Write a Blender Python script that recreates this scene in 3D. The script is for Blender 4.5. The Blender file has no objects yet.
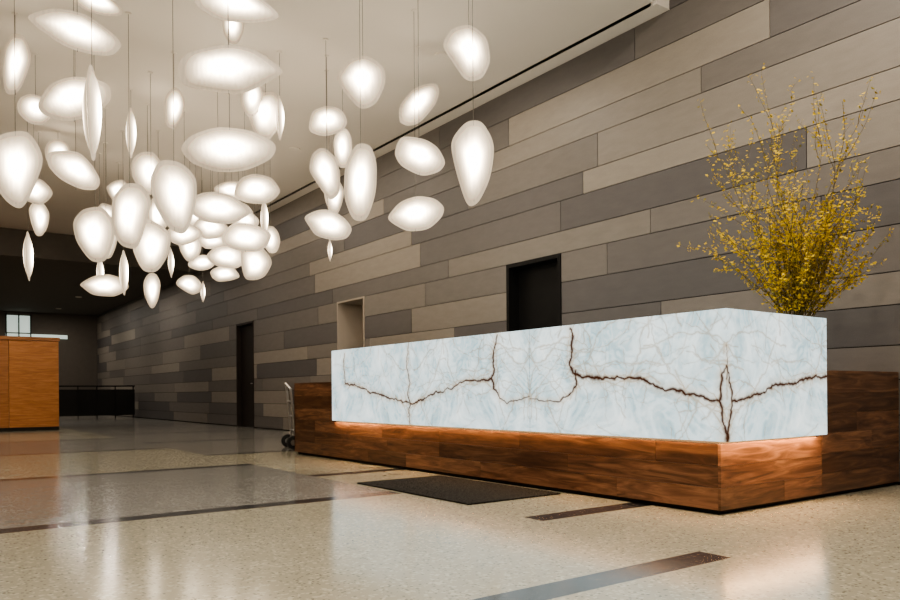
import bpy, math, random
import numpy as np
from mathutils import Vector, Matrix
random.seed(7); np.random.seed(7)
S=bpy.context.scene
C=S.collection
try:
    S.view_settings.view_transform='AgX'; S.view_settings.look='AgX - Medium High Contrast'
except Exception as ex: pass

# ---------------------------------------------------------------- helpers
class MB:
    def __init__(s): s.v=[];s.f=[];s.m=[];s.t=[];
    def box(s,x0,x1,y0,y1,z0,z1,mat=0,tint=(.5,.5,.5)):
        b=len(s.v)
        s.v+=[(x0,y0,z0),(x1,y0,z0),(x1,y1,z0),(x0,y1,z0),(x0,y0,z1),(x1,y0,z1),(x1,y1,z1),(x0,y1,z1)]
        s.f+=[tuple(b+i for i in q) for q in ((0,3,2,1),(4,5,6,7),(0,1,5,4),(1,2,6,5),(2,3,7,6),(3,0,4,7))]
        s.m+=[mat]*6; s.t+=[tint]*8
    def quad(s,p,mat=0,tint=(.5,.5,.5)):
        b=len(s.v); s.v+=list(p); s.f.append(tuple(range(b,b+len(p)))); s.m.append(mat); s.t+=[tint]*len(p)
    def cyl(s,p0,p1,r0,r1=None,n=12,mat=0,tint=(.5,.5,.5)):
        if r1 is None: r1=r0
        p0=Vector(p0);p1=Vector(p1);a=(p1-p0).normalized()
        u=a.orthogonal().normalized();w=a.cross(u)
        b=len(s.v)
        for p,r in((p0,r0),(p1,r1)):
            for i in range(n):
                t=2*math.pi*i/n; s.v.append(tuple(p+u*r*math.cos(t)+w*r*math.sin(t)))
        for i in range(n):
            j=(i+1)%n; s.f.append((b+i,b+j,b+n+j,b+n+i)); s.m.append(mat)
        s.f.append(tuple(b+i for i in reversed(range(n)))); s.f.append(tuple(b+n+i for i in range(n))); s.m+=[mat]*2
        s.t+=[tint]*(2*n)
    def build(s,name,mats,parent=None,smooth=False,bevel=0):
        me=bpy.data.meshes.new(name); me.from_pydata([tuple(v) for v in s.v],[],s.f)
        for m in mats: me.materials.append(m)
        me.polygons.foreach_set('material_index',s.m)
        ca=me.color_attributes.new('tint','FLOAT_COLOR','POINT')
        ca.data.foreach_set('color',[c for t in s.t for c in (t[0],t[1],t[2],1)])
        if smooth: me.polygons.foreach_set('use_smooth',[True]*len(me.polygons))
        me.update()
        o=bpy.data.objects.new(name,me); C.objects.link(o)
        if parent: o.parent=parent
        if bevel:
            b=o.modifiers.new('b','BEVEL'); b.width=bevel; b.segments=2; b.limit_method='ANGLE'
        return o
def empty(name,loc=(0,0,0)):
    e=bpy.data.objects.new(name,None); C.objects.link(e); e.empty_display_size=.2; e.location=loc; return e

class NT:
    def __init__(s,name):
        s.mat=bpy.data.materials.new(name); s.mat.use_nodes=True
        s.n=s.mat.node_tree.nodes; s.l=s.mat.node_tree.links
        s.b=s.n['Principled BSDF']
    def new(s,t,**k):
        n=s.n.new(t)
        for a,b in k.items(): setattr(n,a,b)
        return n
    def link(s,a,b): s.l.new(a,b)
    def coord(s,scale=(1,1,1),kind='Object'):
        t=s.new('ShaderNodeTexCoord'); m=s.new('ShaderNodeMapping'); m.inputs['Scale'].default_value=scale
        s.link(t.outputs[kind],m.inputs[0]); return m.outputs[0]
    def noise(s,vec,scale,detail=4,rough=.5,dist=0):
        n=s.new('ShaderNodeTexNoise'); n.inputs['Scale'].default_value=scale; n.inputs['Detail'].default_value=detail
        n.inputs['Roughness'].default_value=rough; n.inputs['Distortion'].default_value=dist
        s.link(vec,n.inputs['Vector']); return n.outputs['Fac']
    def ramp(s,fac,stops):
        r=s.new('ShaderNodeValToRGB'); e=r.color_ramp.elements
        while len(e)<len(stops): e.new(.5)
        for i,(p,c) in enumerate(stops): e[i].position=p; e[i].color=(*c,1)
        s.link(fac,r.inputs[0]); return r.outputs[0]
    def mix(s,f,a,b,bt='MIX'):
        m=s.new('ShaderNodeMix'); m.data_type='RGBA'; m.blend_type=bt
        for sock,v in ((m.inputs[0],f),(m.inputs[6],a),(m.inputs[7],b)):
            if hasattr(v,'is_output'): s.link(v,sock)
            elif isinstance(v,(int,float)): sock.default_value=v
            else: sock.default_value=(*v,1)
        return m.outputs[2]
    def math(s,op,a,b=0):
        m=s.new('ShaderNodeMath'); m.operation=op
        for i,v in enumerate((a,b)):
            if hasattr(v,'is_output'): s.link(v,m.inputs[i])
            else: m.inputs[i].default_value=v
        return m.outputs[0]
    def attr(s,name):
        a=s.new('ShaderNodeAttribute'); a.attribute_name=name; return a
    def bump(s,h,st=.2,d=.01):
        b=s.new('ShaderNodeBump'); b.inputs['Strength'].default_value=st; b.inputs['Distance'].default_value=d
        s.link(h,b.inputs['Height']); s.link(b.outputs[0],s.b.inputs['Normal'])
def simple(name,col,rough=.5,metal=0,var=.12,scale=6,emis=None,es=0,spec=.5):
    t=NT(name); v=t.noise(t.coord(),scale)
    c=t.mix(v,tuple(x*(1-var) for x in col),tuple(min(1,x*(1+var)) for x in col))
    t.link(c,t.b.inputs['Base Color']); t.b.inputs['Roughness'].default_value=rough; t.b.inputs['Metallic'].default_value=metal
    t.b.inputs['Specular IOR Level'].default_value=spec
    if emis: t.b.inputs['Emission Color'].default_value=(*emis,1); t.b.inputs['Emission Strength'].default_value=es
    return t.mat

# ---------------------------------------------------------------- materials
t=NT('fibre_cement_cladding'); a=t.attr('tint'); sp=t.new('ShaderNodeSeparateColor'); t.link(a.outputs['Color'],sp.inputs[0])
base=t.ramp(sp.outputs[0],[(0,(.118,.112,.112)),(.5,(.185,.170,.157)),(1,(.31,.28,.243))])
n1=t.noise(t.coord((1,.6,2)),7,6,.65); n2=t.noise(t.coord(),120,2)
mm=t.math('ADD',t.math('MULTIPLY',n1,.35),t.math('MULTIPLY',n2,.25)); mm=t.math('ADD',mm,.70)
cc=t.new('ShaderNodeCombineColor'); [t.link(mm,cc.inputs[i]) for i in range(3)]
t.link(t.mix(1.0,base,cc.outputs[0],'MULTIPLY'),t.b.inputs['Base Color']); t.b.inputs['Roughness'].default_value=.5
t.bump(n1,.12,.004); M_clad=t.mat
M_gap=simple('dark_joint',(.02,.018,.016),.8)
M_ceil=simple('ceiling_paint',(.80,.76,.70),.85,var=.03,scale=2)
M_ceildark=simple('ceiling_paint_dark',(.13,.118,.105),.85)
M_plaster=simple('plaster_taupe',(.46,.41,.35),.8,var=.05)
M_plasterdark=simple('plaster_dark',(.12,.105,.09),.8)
def terrazzo(name,c0,c1,chip,r=.15):
    t=NT(name); vec=t.coord()
    v=t.new('ShaderNodeTexVoronoi'); v.inputs['Scale'].default_value=70; t.link(vec,v.inputs['Vector'])
    sc=t.new('ShaderNodeSeparateColor'); t.link(v.outputs['Color'],sc.inputs[0])
    big=t.noise(vec,1.3,5,.6)
    base=t.mix(big,c0,c1)
    k=t.math('GREATER_THAN',sc.outputs[0],.80); k2=t.math('LESS_THAN',v.outputs['Distance'],.42); k=t.math('MULTIPLY',k,k2)
    base=t.mix(t.math('MULTIPLY',k,.75),base,chip)
    k3=t.math('MULTIPLY',t.math('GREATER_THAN',sc.outputs[1],.84),.5)
    base=t.mix(k3,base,tuple(min(1,x*1.5) for x in c1))
    t.link(base,t.b.inputs['Base Color'])
    rr=t.math('ADD',t.math('MULTIPLY',t.noise(vec,4,5,.6),.12),r-.05); t.link(rr,t.b.inputs['Roughness'])
    return t.mat
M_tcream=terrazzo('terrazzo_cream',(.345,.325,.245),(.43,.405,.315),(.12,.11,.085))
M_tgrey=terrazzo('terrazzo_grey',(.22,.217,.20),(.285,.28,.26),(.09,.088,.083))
M_tdark=terrazzo('terrazzo_charcoal',(.028,.028,.031),(.045,.045,.048),(.10,.10,.10))
def wood(name,cols,rough,sc=(6,1,14)):
    t=NT(name); a=t.attr('tint'); sp=t.new('ShaderNodeSeparateColor'); t.link(a.outputs['Color'],sp.inputs[0])
    tc=t.new('ShaderNodeTexCoord'); va=t.new('ShaderNodeVectorMath'); va.operation='ADD'
    t.link(tc.outputs['Object'],va.inputs[0])
    sc2=t.new('ShaderNodeVectorMath'); sc2.operation='SCALE'; sc2.inputs['Scale'].default_value=23; t.link(a.outputs['Color'],sc2.inputs[0]); t.link(sc2.outputs[0],va.inputs[1])
    mp=t.new('ShaderNodeMapping'); mp.inputs['Scale'].default_value=sc; t.link(va.outputs[0],mp.inputs[0])
    g=t.noise(mp.outputs[0],1.6,8,.62,1.4)
    col=t.ramp(g,[(.30,cols[0]),(.5,cols[1]),(.70,cols[2])])
    m=t.math('ADD',t.math('MULTIPLY',sp.outputs[0],.9),.55); cc=t.new('ShaderNodeCombineColor'); [t.link(m,cc.inputs[i]) for i in range(3)]
    t.link(t.mix(1.0,col,cc.outputs[0],'MULTIPLY'),t.b.inputs['Base Color']); t.b.inputs['Roughness'].default_value=rough
    return t.mat
M_wal=wood('walnut_veneer',((.040,.020,.012),(.135,.066,.037),(.27,.145,.082)),.3,(1.2,1.2,11))
M_oak=wood('orange_wood_panel',((.32,.12,.035),(.43,.17,.05),(.52,.23,.08)),.45,(1.2,1.2,10))
M_black=simple('black_metal',(.010,.010,.010),.6,spec=.2)
M_doordark=simple('dark_door_paint',(.028,.022,.019),.55,spec=.25)
M_steel=simple('brushed_steel',(.6,.6,.6),.3,1)
M_rubber=simple('rubber',(.02,.02,.02),.7)
M_mat=NT('carpet_mat'); n=M_mat.noise(M_mat.coord(),110,3,.7); M_mat.link(M_mat.ramp(n,[(.38,(.004,.004,.005)),(.66,(.075,.07,.062))]),M_mat.b.inputs['Base Color']); M_mat.b.inputs['Roughness'].default_value=1; M_mat.b.inputs['Specular IOR Level'].default_value=.05; M_mat.bump(n,.8,.01); M_mat=M_mat.mat
M_led=simple('led_strip_warm',(1,.75,.5),.5,emis=(1,.58,.28),es=48)

# ---------------------------------------------------------------- camera
cam=bpy.data.cameras.new('camera'); co=bpy.data.objects.new('camera',cam); C.objects.link(co)
cam.sensor_width=36; cam.lens=29.96; cam.shift_y=.1033; cam.clip_start=.05
co.matrix_world=Matrix.Translation((0,0,.75))@Matrix.Rotation(math.radians(-36),4,'Z')@Matrix.Rotation(math.radians(90),4,'X')@Matrix.Rotation(-.0076,4,'Z')
S.camera=co

# ---------------------------------------------------------------- room shell
W=6.30; CZ=4.63; CZ2=5.4; LOWZ=4.0
mb=MB()
xs=[-7,3.0,3.95,W+1.2]; bw=.085
ys=sorted(set([-4,33]+[round(y+s,3) for y in (2.07,3.30,4.84,6.30,7.77,9.3,11.0,12.3,14.1,15.3,17.2,20.3,23.4) for s in(-bw,bw)]))
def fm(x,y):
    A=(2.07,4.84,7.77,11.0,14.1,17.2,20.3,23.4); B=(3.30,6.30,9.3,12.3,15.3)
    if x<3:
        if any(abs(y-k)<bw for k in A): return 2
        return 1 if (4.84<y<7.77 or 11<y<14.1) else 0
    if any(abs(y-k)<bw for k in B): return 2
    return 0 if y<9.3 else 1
for i in range(len(xs)-1):
    for j in range(len(ys)-1):
        x0,x1,y0,y1=xs[i],xs[i+1],ys[j],ys[j+1]
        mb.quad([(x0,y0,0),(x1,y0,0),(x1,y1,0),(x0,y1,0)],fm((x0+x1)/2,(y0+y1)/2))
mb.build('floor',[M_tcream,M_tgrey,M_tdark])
doors=[(6.41,7.40),(11.12,12.10),(16.13,17.19)]; DH=2.40
mb=MB()
segs=[(-4,6.41),(7.40,11.12),(12.10,16.13),(17.19,33)]
for a,b in segs: mb.box(W+.02,W+.2,a,b,0,DH,1)
mb.box(W+.02,W+.2,-4,33,DH,CZ2+.1,1)
rows=[0.02,.27,.55,.83,1.10,1.42,1.68,2.05,2.40,2.66,3.02,3.28,3.66,3.92,4.28,4.63,4.95,5.4]
g=.004
last=.5
for r in range(len(rows)-1):
    z0,z1=rows[r],rows[r+1]; y=-4-random.random()*2
    while y<33:
        L=random.choice([2.4,3.0,3.6,3.6,4.8]); tn=random.choice([.0,.1,.2,.35,.5,.65,.8,.95])
        while abs(tn-last)<.15: tn=random.choice([.0,.1,.2,.35,.5,.65,.8,.95])
        last=tn
        a,b=max(y,-4),min(y+L,33)
        parts=[(a,b)]
        if z0<DH-.01:
            for d0,d1 in doors:
                np_=[]
                for p,q in parts:
                    if q<=d0 or p>=d1: np_.append((p,q))
                    else:
                        if p<d0: np_.append((p,d0))
                        if q>d1: np_.append((d1,q))
                parts=np_
        for p,q in parts:
            if q-p>.03: mb.box(W,W+.02,p+g,q-g,z0+g,z1-g,0,(tn,random.random(),random.random()))
        y+=L
mb.build('wall_right',[M_clad,M_gap])
mb=MB(); mb.box(-7.2,-7,-4,33,0,CZ2,0); mb.build('wall_left',[M_plaster])
mb=MB(); mb.box(-7.2,W+.2,-4.2,-4,0,CZ2,0); mb.build('wall_back',[M_plaster])
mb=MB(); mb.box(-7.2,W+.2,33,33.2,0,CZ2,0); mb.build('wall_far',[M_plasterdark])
mb=MB()
mb.box(-7,6.04,4.83,20,CZ,CZ+.1,0); mb.box(6.10,W+.02,4.83,20,CZ,CZ+.1,0); mb.box(6.0,6.2,4.83,20,CZ+.1,CZ+.15,1)
mb.box(6.036,6.04,4.9,20,CZ+.003,CZ+.1,1); mb.box(6.10,6.104,4.9,20,CZ+.003,CZ+.1,1)
mb.box(-7,W+.02,4.83,4.9,CZ+.1,CZ2,0)
mb.box(-7,W+.02,-4,4.83,CZ2,CZ2+.1,0)
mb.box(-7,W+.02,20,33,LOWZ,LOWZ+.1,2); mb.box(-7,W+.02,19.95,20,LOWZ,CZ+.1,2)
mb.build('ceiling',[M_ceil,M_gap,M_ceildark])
M_win=simple('far_window_light',(.6,.7,.65),.3,emis=(.75,.9,.82),es=.55)
mb=MB(); mb.box(3.1,3.9,32.95,32.99,3.2,3.85,0); mb.box(3.08,5.2,32.93,32.98,3.0,3.15,0)
for x in (3.08,3.5,3.9): mb.box(x,x+.04,32.9,32.96,3.0,3.9,1)
mb.build('window_1',[M_win,M_black])
mb=MB()
k0,k1=-3.0,2.73
mb.box(k0,k1,18.42,20,0,.08,1)
x=k0
while x<k1-.01:
    x1=min(x+.955,k1); mb.box(x+.004,x1-.004,18.40,19.98,.08,1.95,0,(.4+.3*random.random(),random.random(),random.random())); x=x1
mb.box(k0,k1+.02,18.38,20,1.955,2.03,0,(.3,.4,.2))
mb.build('wood_kiosk',[M_oak,M_gap])
mb=MB()
for i in range(5): mb.box(3.9+i*.56,3.93+i*.56,26.5,26.53,0,1.05)
mb.box(3.88,6.2,26.48,26.55,1.04,1.08); mb.box(3.9,6.2,26.505,26.52,.1,.95,1)
mb.build('railing',[M_black,simple('smoked_glass',(.02,.02,.02),.1)])
def door(name,d0,d1,mat,fr,recess=.09):
    e=empty(name); m=MB()
    m.box(W-.012,W+.2,d0,d0+.05,0,DH,0); m.box(W-.012,W+.2,d1-.05,d1,0,DH,0); m.box(W-.012,W+.2,d0+.05,d1-.05,DH-.05,DH,0)
    m.build('frame',[fr],e)
    m=MB(); m.box(W+recess,W+recess+.05,d0+.055,d1-.055,.01,DH-.055,0); m.build('slab',[mat],e)
    m=MB(); y=d0+.14; m.cyl((W+recess,y,1.0),(W+recess-.06,y,1.0),.012); m.cyl((W+recess-.055,y-.01,1.0),(W+recess-.055,y+.13,1.0),.01)
    m.box(W+recess-.006,W+recess,y-.03,y+.03,.92,1.12); m.build('handle',[M_steel],e)
door('door_1',16.13,17.19,M_doordark,M_doordark)
door('door_3',6.41,7.40,M_black,M_black,.15)
e=empty('door_2'); m=MB()
m.box(W-.012,W+.5,11.12,11.15,0,DH,0); m.box(W-.012,W+.5,12.07,12.10,0,DH,0); m.box(W-.012,W+.5,11.15,12.07,DH-.03,DH,0)
m.build('frame',[M_plaster],e)
m=MB(); m.box(W+.5,W+.55,11.1,12.12,0,DH,0); m.box(W+.48,W+.5,11.25,11.95,0,2.25,1); m.build('recess_panel',[M_plaster,M_doordark],e)

# ---------------------------------------------------------------- reception desk
desk=empty('reception_desk')
bx0,bx1,by0,by1,bz0,bz1=3.91,5.06,2.61,7.66,.4485,1.2375
def planks_x(m,xf,y0,y1,z0,z1,rows,th=.02):
    h=(z1-z0)/rows
    for r in range(rows):
        y=y0; first=True
        while y<y1-.001:
            L=random.uniform(.7,1.7) if not first else random.uniform(.4,1.4); first=False
            q=min(y+L,y1)
            if y1-q<.35: q=y1
            m.box(xf,xf+th,y+.0008,q-.0008,z0+r*h+.0008,z0+(r+1)*h-.0008,0,(random.random(),random.random(),random.random())); y=q
def planks_y(m,yf,x0,x1,z0,z1,rows,th=.02):
    h=(z1-z0)/rows
    for r in range(rows):
        x=x0; first=True
        while x<x1-.001:
            L=random.uniform(.8,1.8) if not first else random.uniform(.4,1.2); first=False
            q=min(x+L,x1)
            if x1-q<.3: q=x1
            m.box(x+.0008,q-.0008,yf,yf+th,z0+r*h+.0008,z0+(r+1)*h-.0008,0,(random.random(),random.random(),random.random())); x=q
m=MB()
planks_x(m,3.95,2.70,8.77,.03,.43,3)
planks_x(m,3.95,7.70,8.77,.43,.87,3)
planks_y(m,2.68,3.95,5.12,.03,.43,3)
planks_y(m,2.68,5.12,W-.01,.03,.87,6)
m.box(3.972,5.10,2.702,8.75,.03,.428,0,(.3,.1,.2))
m.box(3.972,5.10,7.71,8.75,.428,.868,0,(.4,.1,.2))
m.box(3.95,5.10,8.75,8.77,.03,.868,0,(.4,.5,.2))
m.box(5.10,W-.01,2.702,3.35,.03,.868,0,(.4,.8,.2))
m.box(3.95,5.10,7.70,8.77,.868,.888,0,(.6,.2,.4)); m.box(5.08,W-.01,2.68,3.35,.868,.888,0,(.6,.2,.4))
m.build('walnut_base',[M_wal],desk)
m=MB(); m.box(3.98,5.08,2.72,8.73,0,.03,0); m.box(5.08,W-.02,2.72,3.33,0,.03,0); m.build('toe_kick',[M_black],desk)
m=MB(); m.box(3.918,3.940,2.64,7.64,.456,.466,0); m.box(3.944,5.04,2.62,2.668,.456,.466,0); m.build('led_strip',[M_led],desk)
m=MB(); m.box(3.955,5.05,2.69,7.65,.431,.4475,0); m.box(3.914,5.05,2.614,7.65,.468,.472,0); m.build('support_plinth',[M_gap],desk)

def jag(pts,amp=.010,n=4):
    p=[np.array(q,float) for q in pts]
    for k in range(n):
        o=[]
        for a,b in zip(p[:-1],p[1:]):
            d=b-a; L=np.hypot(d[0],d[1]); nn=np.array([-d[1],d[0],0])/max(L,1e-6)
            mid=(a+b)/2+nn*np.random.randn()*min(amp,L*.09)
            mid[2]*=np.random.uniform(.7,1.35)
            o+=[a,mid]
        o.append(p[-1]); p=o
        if max(np.hypot(*(b-a)[:2]) for a,b in zip(p[:-1],p[1:]))<.02: break
    return p
main=[
 [(7.35,1.19,.006),(7.36,1.0,.006),(7.34,.86,.010),(7.1,.84,.006),(6.85,.77,.008),(6.6,.74,.009),(6.35,.70,.006),(6.16,.66,.009),(5.97,.65,.009),(5.75,.71,.007),(5.53,.76,.008),(5.3,.81,.006),(5.09,.855,.010),(4.9,.86,.012),(4.8,.87,.012),(4.76,.95,.010),(4.77,1.08,.008),(4.72,1.22,.006)],
 [(4.8,.87,.012),(4.77,.78,.008),(4.69,.70,.006),(4.6,.66,.004),(4.33,.72,.003)],
 [(6.05,1.23,.003),(6.09,1.0,.004),(6.03,.85,.005),(6.08,.75,.006),(6.02,.65,.007),(6.05,.55,.005),(6.04,.45,.004)],
 [(3.89,1.21,.010),(3.87,1.05,.011),(3.90,.95,.010),(3.84,.88,.016),(3.72,.86,.011),(3.6,.845,.012),(3.4,.84,.009),(3.17,.80,.011),(3.0,.765,.010),(2.86,.73,.012),(2.74,.70,.010),(2.66,.69,.008)],
 [(3.84,.90,.014),(3.83,.80,.008),(3.92,.72,.006),(4.0,.68,.005),(4.33,.70,.003)],
 [(2.61,.90,.006),(2.645,.80,.010),(2.66,.69,.010),(2.64,.58,.010),(2.615,.50,.012),(2.61,.45,.014)],
 [(2.61,.90,.006),(2.585,.80,.008),(2.56,.69,.009),(2.58,.58,.009),(2.605,.50,.012),(2.61,.45,.012)],
 [(2.56,.69,.008),(2.45,.70,.010),(2.3,.73,.011),(2.15,.765,.010),(1.95,.79,.008),(1.75,.82,.011),(1.6,.85,.010),(1.46,.845,.010)],
 [(2.61,.82,.005),(2.60,.92,.003),(2.61,1.02,.002)],
]
main=[[(a,b,w*1.15) for a,b,w in p] for p in main]
tan=[]
def walk(s,z,ang,L,w):
    p=[(s,z,w)]
    for i in range(int(L/.06)):
        ang+=random.gauss(0,.28); s+=.06*math.cos(ang); z+=.06*math.sin(ang); p.append((s,z,w*random.uniform(.5,1.2)))
        if not(.45<z<1.24): break
    return p
for k in range(56):
    off=random.uniform(0,1.7); z=random.uniform(.5,1.2); p=walk(off,z,random.uniform(0,6.28),random.uniform(.3,1.0),random.choice([.003,.004,.007]))
    for c,lo,hi in((4.33,2.61,6.05),(6.05,4.33,7.66),(2.61,1.4,4.33)):
        if random.random()<.62:
            for sg in(1,-1):
                q=[(c+sg*a,b,w) for a,b,w in p if lo<=c+sg*a<=hi]
                if len(q)>1: tan.append(q)
for mpath in list(main):
    for _ in range(4):
        a=random.choice(mpath); tan.append(walk(a[0],a[1],random.uniform(0,6.28),random.uniform(.12,.4),.006)) 
def field(paths,s,z,soft,add=0):
    out=np.zeros_like(s)
    for p in paths:
        q=jag(p) if len(p)>1 else []
        for a,b in zip(q[:-1],q[1:]):
            lo=min(a[0],b[0])-.16; hi=max(a[0],b[0])+.16
            idx=np.where((s>lo)&(s<hi))[0]
            if len(idx)==0: continue
            dx,dz=b[0]-a[0],b[1]-a[1]; L2=dx*dx+dz*dz+1e-9
            tt=np.clip(((s[idx]-a[0])*dx+(z[idx]-a[1])*dz)/L2,0,1)
            d=np.hypot(s[idx]-a[0]-tt*dx,z[idx]-a[1]-tt*dz); w=a[2]*(1-tt)+b[2]*tt
            val=np.clip(1.25-d/(w*soft+add),0,1); out[idx]=np.maximum(out[idx],val)
    return out
def onyx_face(name,P,ns,nz,s0,s1,flip):
    ss=np.linspace(s0,s1,ns); zz=np.linspace(bz0,bz1,nz)
    Sg,Zg=np.meshgrid(ss,zz,indexing='ij'); s=Sg.ravel(); z=Zg.ravel()
    np.random.seed(11); r=field(main,s,z,1.0)
    np.random.seed(11); h=field(main,s,z,2.4,.02)
    gg=field(tan,s,z,1.3)
    v=[P(a,b) for a,b in zip(s,z)]
    f=[]
    for i in range(ns-1):
        for j in range(nz-1):
            a=i*nz+j; q=(a,a+nz,a+nz+1,a+1); f.append(q[::-1] if flip else q)
    me=bpy.data.meshes.new(name); me.from_pydata(v,[],f)
    ca=me.color_attributes.new('vein','FLOAT_COLOR','POINT')
    arr=np.stack([r,gg,h,np.ones_like(r)],1).ravel(); ca.data.foreach_set('color',arr)
    uv=me.attributes.new('suv','FLOAT_VECTOR','POINT')
    mm=np.where(s>6.05,6.05-s,s-6.05)
    mm=np.where(s<=4.33,2.61-s,mm)
    mm=np.where(s<=2.61,s-2.61,mm)
    uv.data.foreach_set('vector',np.stack([mm,z,np.zeros_like(z)],1).ravel())
    o=bpy.data.objects.new(name,me); C.objects.link(o); o.parent=desk; me.materials.append(M_onyx); return o
t=NT('backlit_onyx'); a=t.attr('vein'); sp=t.new('ShaderNodeSeparateColor'); t.link(a.outputs['Color'],sp.inputs[0])
uv=t.attr('suv')
n=t.noise(uv.outputs['Vector'],1.7,5,.55,1.6)
wv=t.math('SINE',t.math('MULTIPLY',n,62))
wv=t.math('MULTIPLY',t.math('ADD',wv,1),.5)
cl=t.noise(uv.outputs['Vector'],3.0,5,.6,.6)
c=t.mix(wv,(.36,.52,.57),(.58,.74,.79))
c=t.mix(t.ramp(cl,[(.38,(0,0,0)),(.74,(1,1,1))]),c,(.92,1.0,1.0))
c=t.mix(t.math('MULTIPLY',sp.outputs[1],.55),c,(.34,.26,.16))
c=t.mix(t.math('MULTIPLY',sp.outputs[2],.38),c,(.50,.33,.16))
c=t.mix(sp.outputs[0],c,(.040,.010,.002))
t.link(t.mix(.6,c,(0,0,0)),t.b.inputs['Base Color']); t.link(c,t.b.inputs['Emission Color']); t.b.inputs['Emission Strength'].default_value=1.25
t.b.inputs['Roughness'].default_value=.25
M_onyx=t.mat
onyx_face('onyx_front',lambda s,z:(bx0,s,z),1010,158,by0,by1,False)
onyx_face('onyx_end',lambda s,z:(bx0+(by0-s),by0,z),240,158,by0-(bx1-bx0),by0,False)
mo=simple('onyx_edge',(.6,.66,.68),.3,emis=(.75,.85,.87),es=.7)
m=MB()
m.quad([(bx0,by0,bz1),(bx1,by0,bz1),(bx1,by1,bz1),(bx0,by1,bz1)]); m.quad([(bx1,by0,bz0),(bx1,by1,bz0),(bx1,by1,bz1),(bx1,by0,bz1)])
m.quad([(bx0,by1,bz0),(bx0,by1,bz1),(bx1,by1,bz1),(bx1,by1,bz0)]); m.build('onyx_shell',[mo],desk)
m=MB()
for y in (4.33,6.05): m.box(bx0-.0006,bx0+.002,y-.0015,y+.0015,bz0,bz1)
m.build('slab_joint',[simple('joint_grey',(.35,.33,.3),.5)],desk)

m=MB(); m.box(3.03,3.88,3.97,5.5,0.001,.012,0); m.build('floor_mat',[M_mat],bevel=.004)

# ---------------------------------------------------------------- hand truck (seen side-on beside the desk)
ht=empty('hand_truck',(4.37,9.72,0)); ht.rotation_euler=(0,0,math.radians(76)); m=MB()
for s in(-.16,.16):
    m.cyl((s,0,.1),(s,.07,.82),.016)
for k in(.25,.45,.65):
    yy=.07*(k-.1)/.72; m.cyl((-.16,yy,k),(.16,yy,k),.012)
m.cyl((-.16,.07,.82),(0,.11,.90),.016); m.cyl((.16,.07,.82),(0,.11,.90),.016)
m.box(-.18,.18,-.16,.01,.02,.03); m.cyl((-.24,.05,.09),(.24,.05,.09),.012)
m.build('frame',[M_steel],ht)
for i,s in enumerate((-.22,.22)):
    m=MB(); m.cyl((s-.025,.05,.09),(s+.025,.05,.09),.09,n=24); m.cyl((s-.03,.05,.09),(s+.03,.05,.09),.04,n=16,mat=1); m.build('wheel_%d'%(i+1),[M_rubber,M_steel],ht)

# ---------------------------------------------------------------- branches in vase
random.seed(21)
fa=empty('vase_of_forsythia'); vx,vy=5.26,2.94
m=MB(); prof=[(.07,.889),(.10,.93),(.115,1.02),(.10,1.12),(.075,1.2),(.085,1.27)]
n=24
for k,(r,z) in enumerate(prof):
    for i in range(n):
        a=2*math.pi*i/n; m.v.append((vx+r*math.cos(a),vy+r*math.sin(a),z)); m.t.append((.5,.5,.5))
for k in range(len(prof)-1):
    for i in range(n):
        j=(i+1)%n; m.f.append((k*n+i,k*n+j,(k+1)*n+j,(k+1)*n+i)); m.m.append(0)
m.f.append(tuple(reversed(range(n)))); m.m.append(0)
m.build('vase',[simple('dark_ceramic',(.04,.035,.03),.3)],fa,smooth=True)
cu=bpy.data.curves.new('stems','CURVE'); cu.dimensions='3D'; cu.bevel_depth=.0032; cu.bevel_resolution=1
M_stem=simple('stem_brown',(.12,.09,.025),.7); cu.materials.append(M_stem)
bl=MB()
def addspl(pts,r0):
    sp=cu.splines.new('POLY'); sp.points.add(len(pts)-1)
    for i,p in enumerate(pts): sp.points[i].co=(*p,1); sp.points[i].radius=r0*(1-.7*i/len(pts))
def petal(p,sz,mt):
    d=Vector((random.gauss(0,1),random.gauss(0,1),random.gauss(.3,.8))).normalized(); u=d.orthogonal().normalized()*sz*.34
    nn=d.cross(u).normalized()*sz*.12; p=Vector(p)
    bl.quad([tuple(p),tuple(p+d*sz*.5+u+nn),tuple(p+d*sz),tuple(p+d*sz*.5-u+nn)],mt)
def grow(p,d,L,r,lvl):
    pts=[tuple(p)]; n=int(L/.05)
    for i in range(n):
        d=(d+Vector((random.gauss(0,.08),random.gauss(0,.08),random.gauss(.02,.06))))
        if p.x>6.0: d.x=-abs(d.x)
        d.normalize()
        p=p+d*.05; pts.append(tuple(p))
        fr=i/n
        if p.z>1.32:
            k=5 if p.z<2.15 else 3
            for _ in range(k):
                if random.random()<.78:
                    petal(p+Vector((random.gauss(0,.013),random.gauss(0,.013),random.gauss(0,.013))),random.uniform(.018,.037),random.choice([0,0,0,1,2]))
        if lvl<2 and fr>.15 and random.random()<(.2 if lvl==0 else .09):
            dd=(d+Vector((random.gauss(0,.55),random.gauss(0,.55),random.gauss(.05,.3)))).normalized()
            grow(Vector(p),dd,L*random.uniform(.18,.38),r*.6,lvl+1)
    if len(pts)>1: addspl(pts,r)
Rv=Vector((.809,-.5878,0)); Fv=Vector((.5878,.809,0))
for i in range(70):
    fwd=random.gauss(-.05,.16)
    if i<56: side=random.uniform(-.88,.74); L=random.uniform(.65,1.08)
    else: side=random.uniform(-.14,.24); L=random.uniform(1.15,1.75)
    d=(Vector((0,0,1))+Rv*side+Fv*fwd).normalized()
    grow(Vector((vx+random.gauss(0,.02),vy+random.gauss(0,.02),1.17)),d,L,1.0,0)
so=bpy.data.objects.new('stems',cu); C.objects.link(so); so.parent=fa
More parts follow.
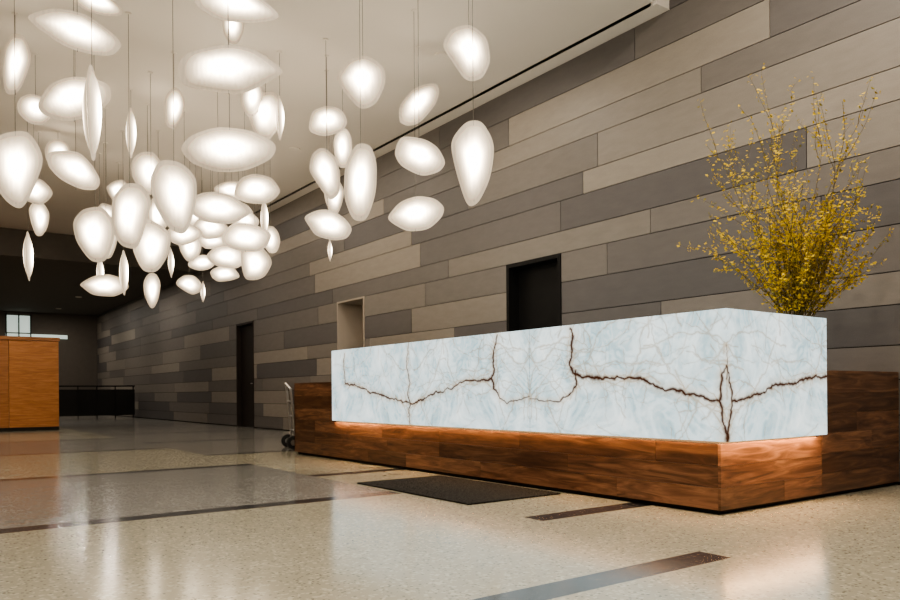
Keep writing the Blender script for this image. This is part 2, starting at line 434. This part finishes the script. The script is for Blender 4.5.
bl.build('blossoms',[simple('blossom_yellow',(.62,.44,.015),.6),simple('leaf_olive',(.24,.21,.02),.6),simple('blossom_gold',(.45,.31,.012),.6)],fa)
random.seed(5)

# ---------------------------------------------------------------- pendants: x,y,z,width,height,kind,tilt
L=[(1.88,5.06,3.45,.57,.24,'H',0),(1.79,5.00,2.96,.72,.36,'H',4),(1.97,5.49,2.58,.70,.36,'H',-4),(1.13,6.60,3.66,.69,.34,'H',2),(1.16,6.94,3.25,.61,.44,'H',-18),
(1.14,6.09,2.87,0,.72,'E',0),(.92,8.72,4.11,.27,.67,'V',8),(1.21,9.62,4.01,.36,.36,'H',0),(.77,7.35,2.70,.41,.68,'V',0),(1.41,8.37,3.04,.57,.45,'H',20),
(1.73,9.12,2.56,.45,.65,'V',-5),(1.85,8.05,2.58,.39,.69,'V',4),(1.98,6.96,2.56,.44,.71,'V',-6),(2.40,9.38,2.53,.46,.67,'V',5),
(1.60,12.42,3.36,.26,.53,'V',0),(1.47,11.90,3.63,.48,.42,'H',10),(1.40,11.95,2.72,0,.70,'E',0),(2.33,10.04,4.08,0,.66,'E',0),(2.48,8.69,4.00,.23,.50,'V',10),
(2.63,10.44,3.72,.40,.59,'V',0),(2.48,12.40,2.44,.68,.34,'H',0),(2.60,11.70,2.56,0,.68,'E',0),(3.47,13.54,2.57,.28,.62,'V',0),(3.99,13.16,2.67,.45,.38,'H',12),
(4.34,13.52,2.60,0,.40,'E',0),(2.53,12.99,2.72,0,.58,'E',0),(1.36,7.04,4.16,.42,.20,'H',0),(3.05,8.90,2.99,.74,.38,'H',0),(3.54,8.91,3.29,.57,.42,'H',8),
(3.53,9.29,2.76,.67,.41,'H',-6),(3.36,8.18,3.95,.41,.55,'V',0),(3.20,8.18,4.11,.27,.45,'V',10),(4.16,10.57,2.66,.50,.56,'V',12),(3.89,11.01,2.82,.57,.36,'H',0),
(3.70,12.13,3.11,.35,.45,'V',0),(3.64,10.94,3.22,.50,.38,'H',0),(4.08,10.01,3.22,0,.56,'E',0),(4.32,12.30,2.77,.47,.27,'H',0),(3.89,10.76,3.75,.53,.32,'H',10),
(4.01,12.53,2.96,.47,.30,'H',-10),(2.51,12.39,3.50,.31,.40,'V',0),(3.47,6.12,3.66,.49,.52,'V',-12),(4.15,5.38,3.83,.47,.54,'V',-15),(4.11,8.13,4.03,.50,.46,'H',-25),
(4.67,6.98,4.00,.42,.50,'D',-38),(3.74,7.41,3.17,.37,.63,'V',-20),(3.40,6.05,2.70,.32,.74,'V',4),(3.75,4.81,2.63,.36,.72,'V',0),(4.00,5.98,3.03,.54,.44,'H',22),
(4.19,6.34,2.57,.61,.41,'H',-10),(3.93,7.77,2.69,.57,.39,'H',8),(4.45,8.37,3.83,.23,.50,'V',0),(4.73,9.16,3.44,.27,.49,'V',0),(4.82,9.47,2.76,0,.31,'E',0),
(3.45,7.99,3.88,0,.52,'E',8),(3.02,11.40,3.39,.32,.59,'V',0),(1.83,12.26,4.30,.35,.44,'H',0),(4.16,12.42,3.33,.50,.33,'H',5),(2.47,6.76,4.15,.2,.32,'V',0),
(4.62,12.46,3.86,.51,.38,'H',0),(3.88,13.86,3.14,0,.54,'E',0),(2.89,13.34,4.15,.37,.40,'V',0),(3.1,10.4,2.95,.5,.34,'H',-8),(3.62,11.6,3.55,.36,.5,'V',6),
(2.2,10.9,2.85,.3,.5,'V',0),(4.3,11.4,3.5,.5,.34,'H',6),(4.5,10.8,3.1,.3,.44,'V',-8)]
chand=empty('pendant_light_cluster')
t=NT('pendant_shade_glow'); a=t.attr('glow')
fib=t.noise(t.coord((34,34,2)),1.5,3)
st=t.math('MULTIPLY',a.outputs['Fac'],30.0); st=t.math('ADD',st,.30); st=t.math('MULTIPLY',st,t.math('ADD',t.math('MULTIPLY',fib,.8),.6))
t.link(t.mix(a.outputs['Fac'],(1,.79,.55),(1,.89,.73)),t.b.inputs['Emission Color']); t.link(st,t.b.inputs['Emission Strength'])
t.b.inputs['Base Color'].default_value=(.45,.42,.37,1); t.b.inputs['Roughness'].default_value=.6
M_shade=t.mat
OUT={'V':[(-.2,.5),(.22,.47),(.5,.24),(.45,-.12),(.2,-.5),(-.14,-.5),(-.42,-.2),(-.5,.2)],
     'H':[(-.5,.02),(-.4,.3),(-.1,.5),(.25,.42),(.5,.06),(.45,-.2),(.2,-.45),(-.2,-.5),(-.43,-.28)]}
def chaikin(p,rt):
    for q0 in rt:
        q=[]
        for i in range(len(p)):
            a,b=p[i],p[(i+1)%len(p)]
            q+=[(a[0]*(1-q0)+b[0]*q0,a[1]*(1-q0)+b[1]*q0),(a[0]*q0+b[0]*(1-q0),a[1]*q0+b[1]*(1-q0))]
        p=q
    return p
def shade(i,pos,w,h,kind,yaw,tilt):
    o=[(x+random.gauss(0,.03),z+random.gauss(0,.03)) for x,z in OUT[kind]]
    if random.random()<.5: o=[(-x,z) for x,z in o][::-1]
    o=chaikin(o,(.2,.25,.25)); mx=max(abs(p[0]) for p in o); mz=max(abs(p[1]) for p in o)
    o=[(p[0]/mx*.5*w,p[1]/mz*.5*h) for p in o]
    N=len(o); th=.34*min(w,h)
    RS=[.1,.2,.3,.4,.5,.6,.7,.78,.84,.88,1.0]; R=len(RS)
    fa_=random.uniform(-.5,.5)+(math.pi/2 if kind=='V' else 0); cx,cz=-math.sin(fa_),math.cos(fa_)
    v=[];f=[];gl=[]
    for sd in(1,-1):
        b=len(v)
        v.append((0,-sd*th*.5,0)); gl.append(1)
        for k,r in enumerate(RS):
            prof=(1-(r/.88)**2)**.7 if r<.88 else 0
            for x,z in o:
                side=abs((x/w)*r*cx+(z/h)*r*cz)
                y=th*.5*prof*(1-.5*side)+.002
                v.append((x*r,-sd*y,z*r)); gl.append(math.exp(-(r/.36)**2)*(1-.7*side) + (.012*(1-.5*r) if r<.88 else 0))
        for j in range(N):
            q=(b,b+1+j,b+1+(j+1)%N); f.append(q if sd<0 else q[::-1])
            for k in range(R-1):
                a0=b+1+k*N+j;a1=b+1+k*N+(j+1)%N
                q=(a0,a0+N,a1+N,a1); f.append(q if sd<0 else q[::-1])
    me=bpy.data.meshes.new('shade_%d'%i); me.from_pydata(v,[],f); me.polygons.foreach_set('use_smooth',[True]*len(f))
    at=me.attributes.new('glow','FLOAT','POINT'); at.data.foreach_set('value',gl); me.materials.append(M_shade)
    ob=bpy.data.objects.new('shade_%d'%i,me); C.objects.link(ob); ob.parent=chand
    ob.location=pos; ob.rotation_euler=(0,math.radians(tilt),math.radians(yaw))
cords=MB(); can=MB()
for i,(x,y,z,w,h,k,tl) in enumerate(L):
    p=(x,y,z); face=-math.degrees(math.atan2(x,y))
    if k=='E': shade(i+1,p,h*.5,h,'V',face+78,tl*.5)
    elif k=='D': shade(i+1,p,.60,.31,'H',face,-48)
    else: 
        yw=random.uniform(-22,22); Wd=w/math.cos(math.radians(yw)); c_=math.cos(math.radians(tl));s_=abs(math.sin(math.radians(tl)))
        sc=1/(c_+.35*s_)
        shade(i+1,p,Wd*sc if k=='H' else Wd/(c_+.6*s_),h/(c_+.9*s_) if k=='H' else h*sc,k,face+yw,tl)
    cords.cyl((x,y,z-h*.45),(x,y,CZ),.0026,n=6)
    can.cyl((x,y,CZ-.012),(x,y,CZ),.03,n=12)
cords.build('cords',[simple('cord_grey',(.16,.15,.13),.5)],chand); can.build('canopies',[M_ceil],chand)

# ---------------------------------------------------------------- architectural lights and added far fill
def add_downlight_or_fill(x,y,z,pw,sz=.25,col=(1,.89,.76)):
    ld=bpy.data.lights.new('downlight_or_fill_lamp','AREA'); ld.shape='DISK'; ld.size=sz; ld.energy=pw; ld.color=col
    e=empty('downlight_or_fill'); lo=bpy.data.objects.new('lamp',ld); C.objects.link(lo); lo.location=(x,y,z-.03); lo.parent=e
    m=MB(); m.cyl((x,y,z-.02),(x,y,z),sz*.62,n=24); m.build('trim_ring',[M_ceil],e)
for x in(-1.5,2.0,4.6):
    for y in(-1.5,2.6): add_downlight_or_fill(x,y,CZ2,88)
for y in(7,11,15): add_downlight_or_fill(5.0,y,CZ,22,.14)
add_downlight_or_fill(1,16.5,CZ,60,.14)
for x in(1.5,4.6):
    for y in(22.5,27,31): add_downlight_or_fill(x,y,LOWZ,32,.16)  # fill lights added under the low ceiling to brighten the dark far end
w=bpy.data.worlds.new('world'); S.world=w; w.use_nodes=True; w.node_tree.nodes['Background'].inputs[0].default_value=(.5,.42,.34,1); w.node_tree.nodes['Background'].inputs[1].default_value=.05
